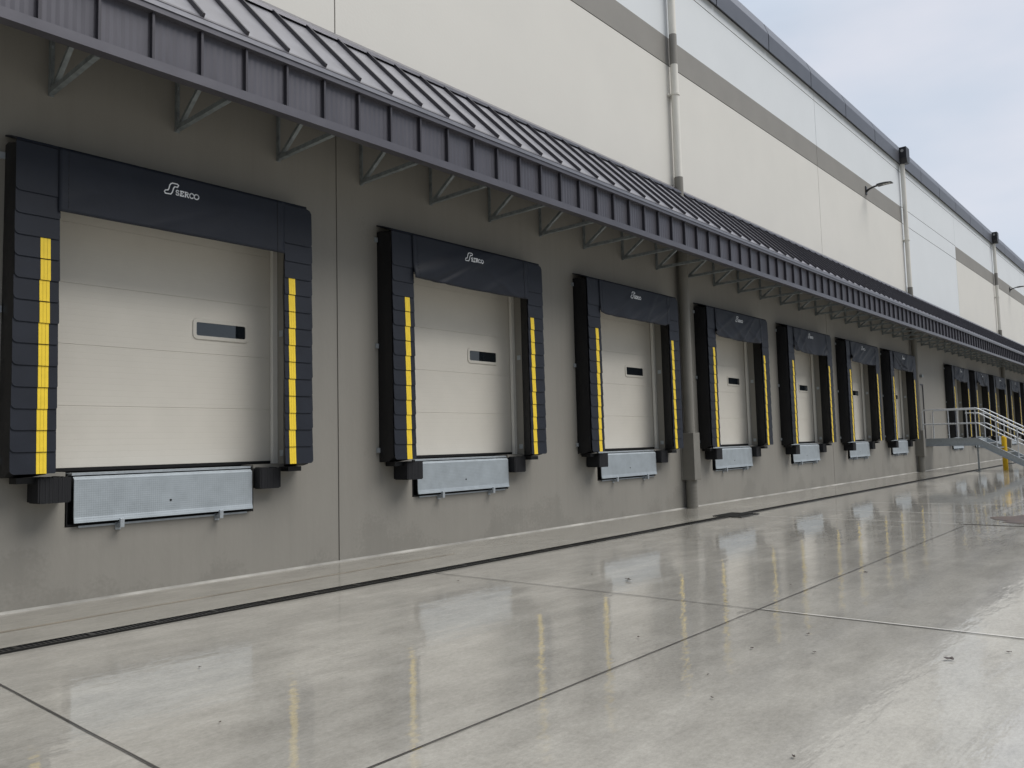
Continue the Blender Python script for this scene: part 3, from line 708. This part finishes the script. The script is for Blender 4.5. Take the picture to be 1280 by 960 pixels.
def bend(pts, r=.06):
    out = [Vector(pts[0])]
    for a, b, c in zip(pts, pts[1:], pts[2:]):
        a, b, c = Vector(a), Vector(b), Vector(c); u = (a-b).normalized()*r; v = (c-b).normalized()*r
        for k in range(5): tt = k/4; out.append((b+u)*(1-tt)**2 + b*2*tt*(1-tt) + (b+v)*tt**2)
    out.append(Vector(pts[-1])); return out
for x in (.0, LW):
    tb = .021; yb = -LD-.05; g = MB()
    yend = YE+.25; zt = lambda y, h: LZ+h+min(0, (y+LD)*SL)
    H = 1.07
    ye2 = YE+.3
    g.tube(bend([(x,-.07,LZ),(x,-.07,LZ+H),(x,-LD,LZ+H),(x,ye2,zt(ye2,H)),(x,ye2-.0,zt(ye2,0)+.0)], .09), tb, 10)
    g.tube(bend([(x,-.07,LZ+.54),(x,-LD,LZ+.54),(x,ye2,zt(ye2,.54))], .07), tb, 10)
    for y in (-1.22, -LD+.05): g.tube([(x,y,LZ-.01),(x,y,LZ+H)], tb, 10)
    for y in (-2.42, -3.05): g.tube([(x,y,zt(y,-.02)),(x,y,zt(y,H))], tb, 10)
    if x: g.tube([(x,-.6,LZ-.01),(x,-.6,LZ+H)], tb, 10)
    g.build('guard_rail', M['rail'], st, smooth=True)
    xi = x+(.075 if x == 0 else -.075); g = MB()
    g.tube(bend([(xi,-LD+.38,LZ+.90),(xi,-LD-.02,LZ+.90),(xi,ye2-.15,zt(ye2-.15,.90)),(xi,ye2-.15,zt(ye2-.15,.70))], .06), .019, 10)
    for y in (-LD+.05, -2.42, -3.05): g.bar((x,y,zt(y,.86)),(xi,y,zt(y,.89)),.012)
    g.build('hand_rail', M['rail'], st, smooth=True)
for x in (0,):
    g = MB(); g.box(x-.025, x+.025, -LD+.01, -LD+.06, .012, LZ-.272); g.box(x-.09, x+.09, -LD-.03, -LD+.13, .005, .017); g.build('support_post', M['taupe_pipe'] if x else M['galv_dull'], st)
# bollard behind the stairs
bo = thing('bollard', 'yellow round steel bollard standing beside the foot of the stairs', 'bollard', (33.7,-2.42,0))
g = MB(); g.tube([(0,0,0),(0,0,1.16),(0,0,1.20),(0,0,1.23),(0,0,1.245)], [.085,.085,.078,.055,.01], 20); g.build('post', M['bollard'], bo, smooth=True)

# ------------------------------------------------------------ fallen leaves
spots = [(6.716,-3.607,.045,'largest dark wet leaf, lying in the bright door reflection on the yard'),(8.322,-5.347,.035,'curled dark leaf standing up on the wet concrete beside the paving joint'),
 (5.402,-6.73,.035,'dark wet leaf on the pale concrete near the right edge of the yard')]
tiny = [(6.799,-3.117),(9.041,-5.321),(6.301,-4.842),(5.548,-5.821),(5.104,-6.029),(4.279,-5.72),(4.972,-5.675),(4.806,-4.921),(3.405,-6.568),(3.913,-5.931),(5.782,-6.98),(2.565,-3.098),(5.765,-2.209),(2.117,-4.155),(7.3,-5.0),(9.3,-4.6)]
def leaf(x, y, r, lab, grp):
    g = MB(); n = 10; vs = [(0,0,.012)]; ph = rnd.uniform(0, 6)
    for k in range(n):
        a = k/n*2*math.pi; rr = r*(.55+.45*rnd.random())*(1 if abs(math.cos(a)) > .5 else .45)
        vs.append((math.cos(a)*rr, math.sin(a)*rr, .010+rnd.uniform(0, r*.35)))
    g.add(vs, [(0, k+1, (k+1)%n+1) for k in range(n)])
    o = g.build('fallen_leaf', M['leaf'], solid=.0015); o.location = (x, y, 0); o.rotation_euler.z = ph; tag(o, lab, 'leaf', grp)
for s in spots: leaf(*s, 'dead leaves on the yard')
for x, y in tiny: leaf(x, y, rnd.uniform(.009, .018), 'tiny dark crumb of leaf on the wet concrete', 'leaf crumbs on the yard')
# unused custom markers removed
for mt in bpy.data.materials:
    if '_' in mt: del mt['_']
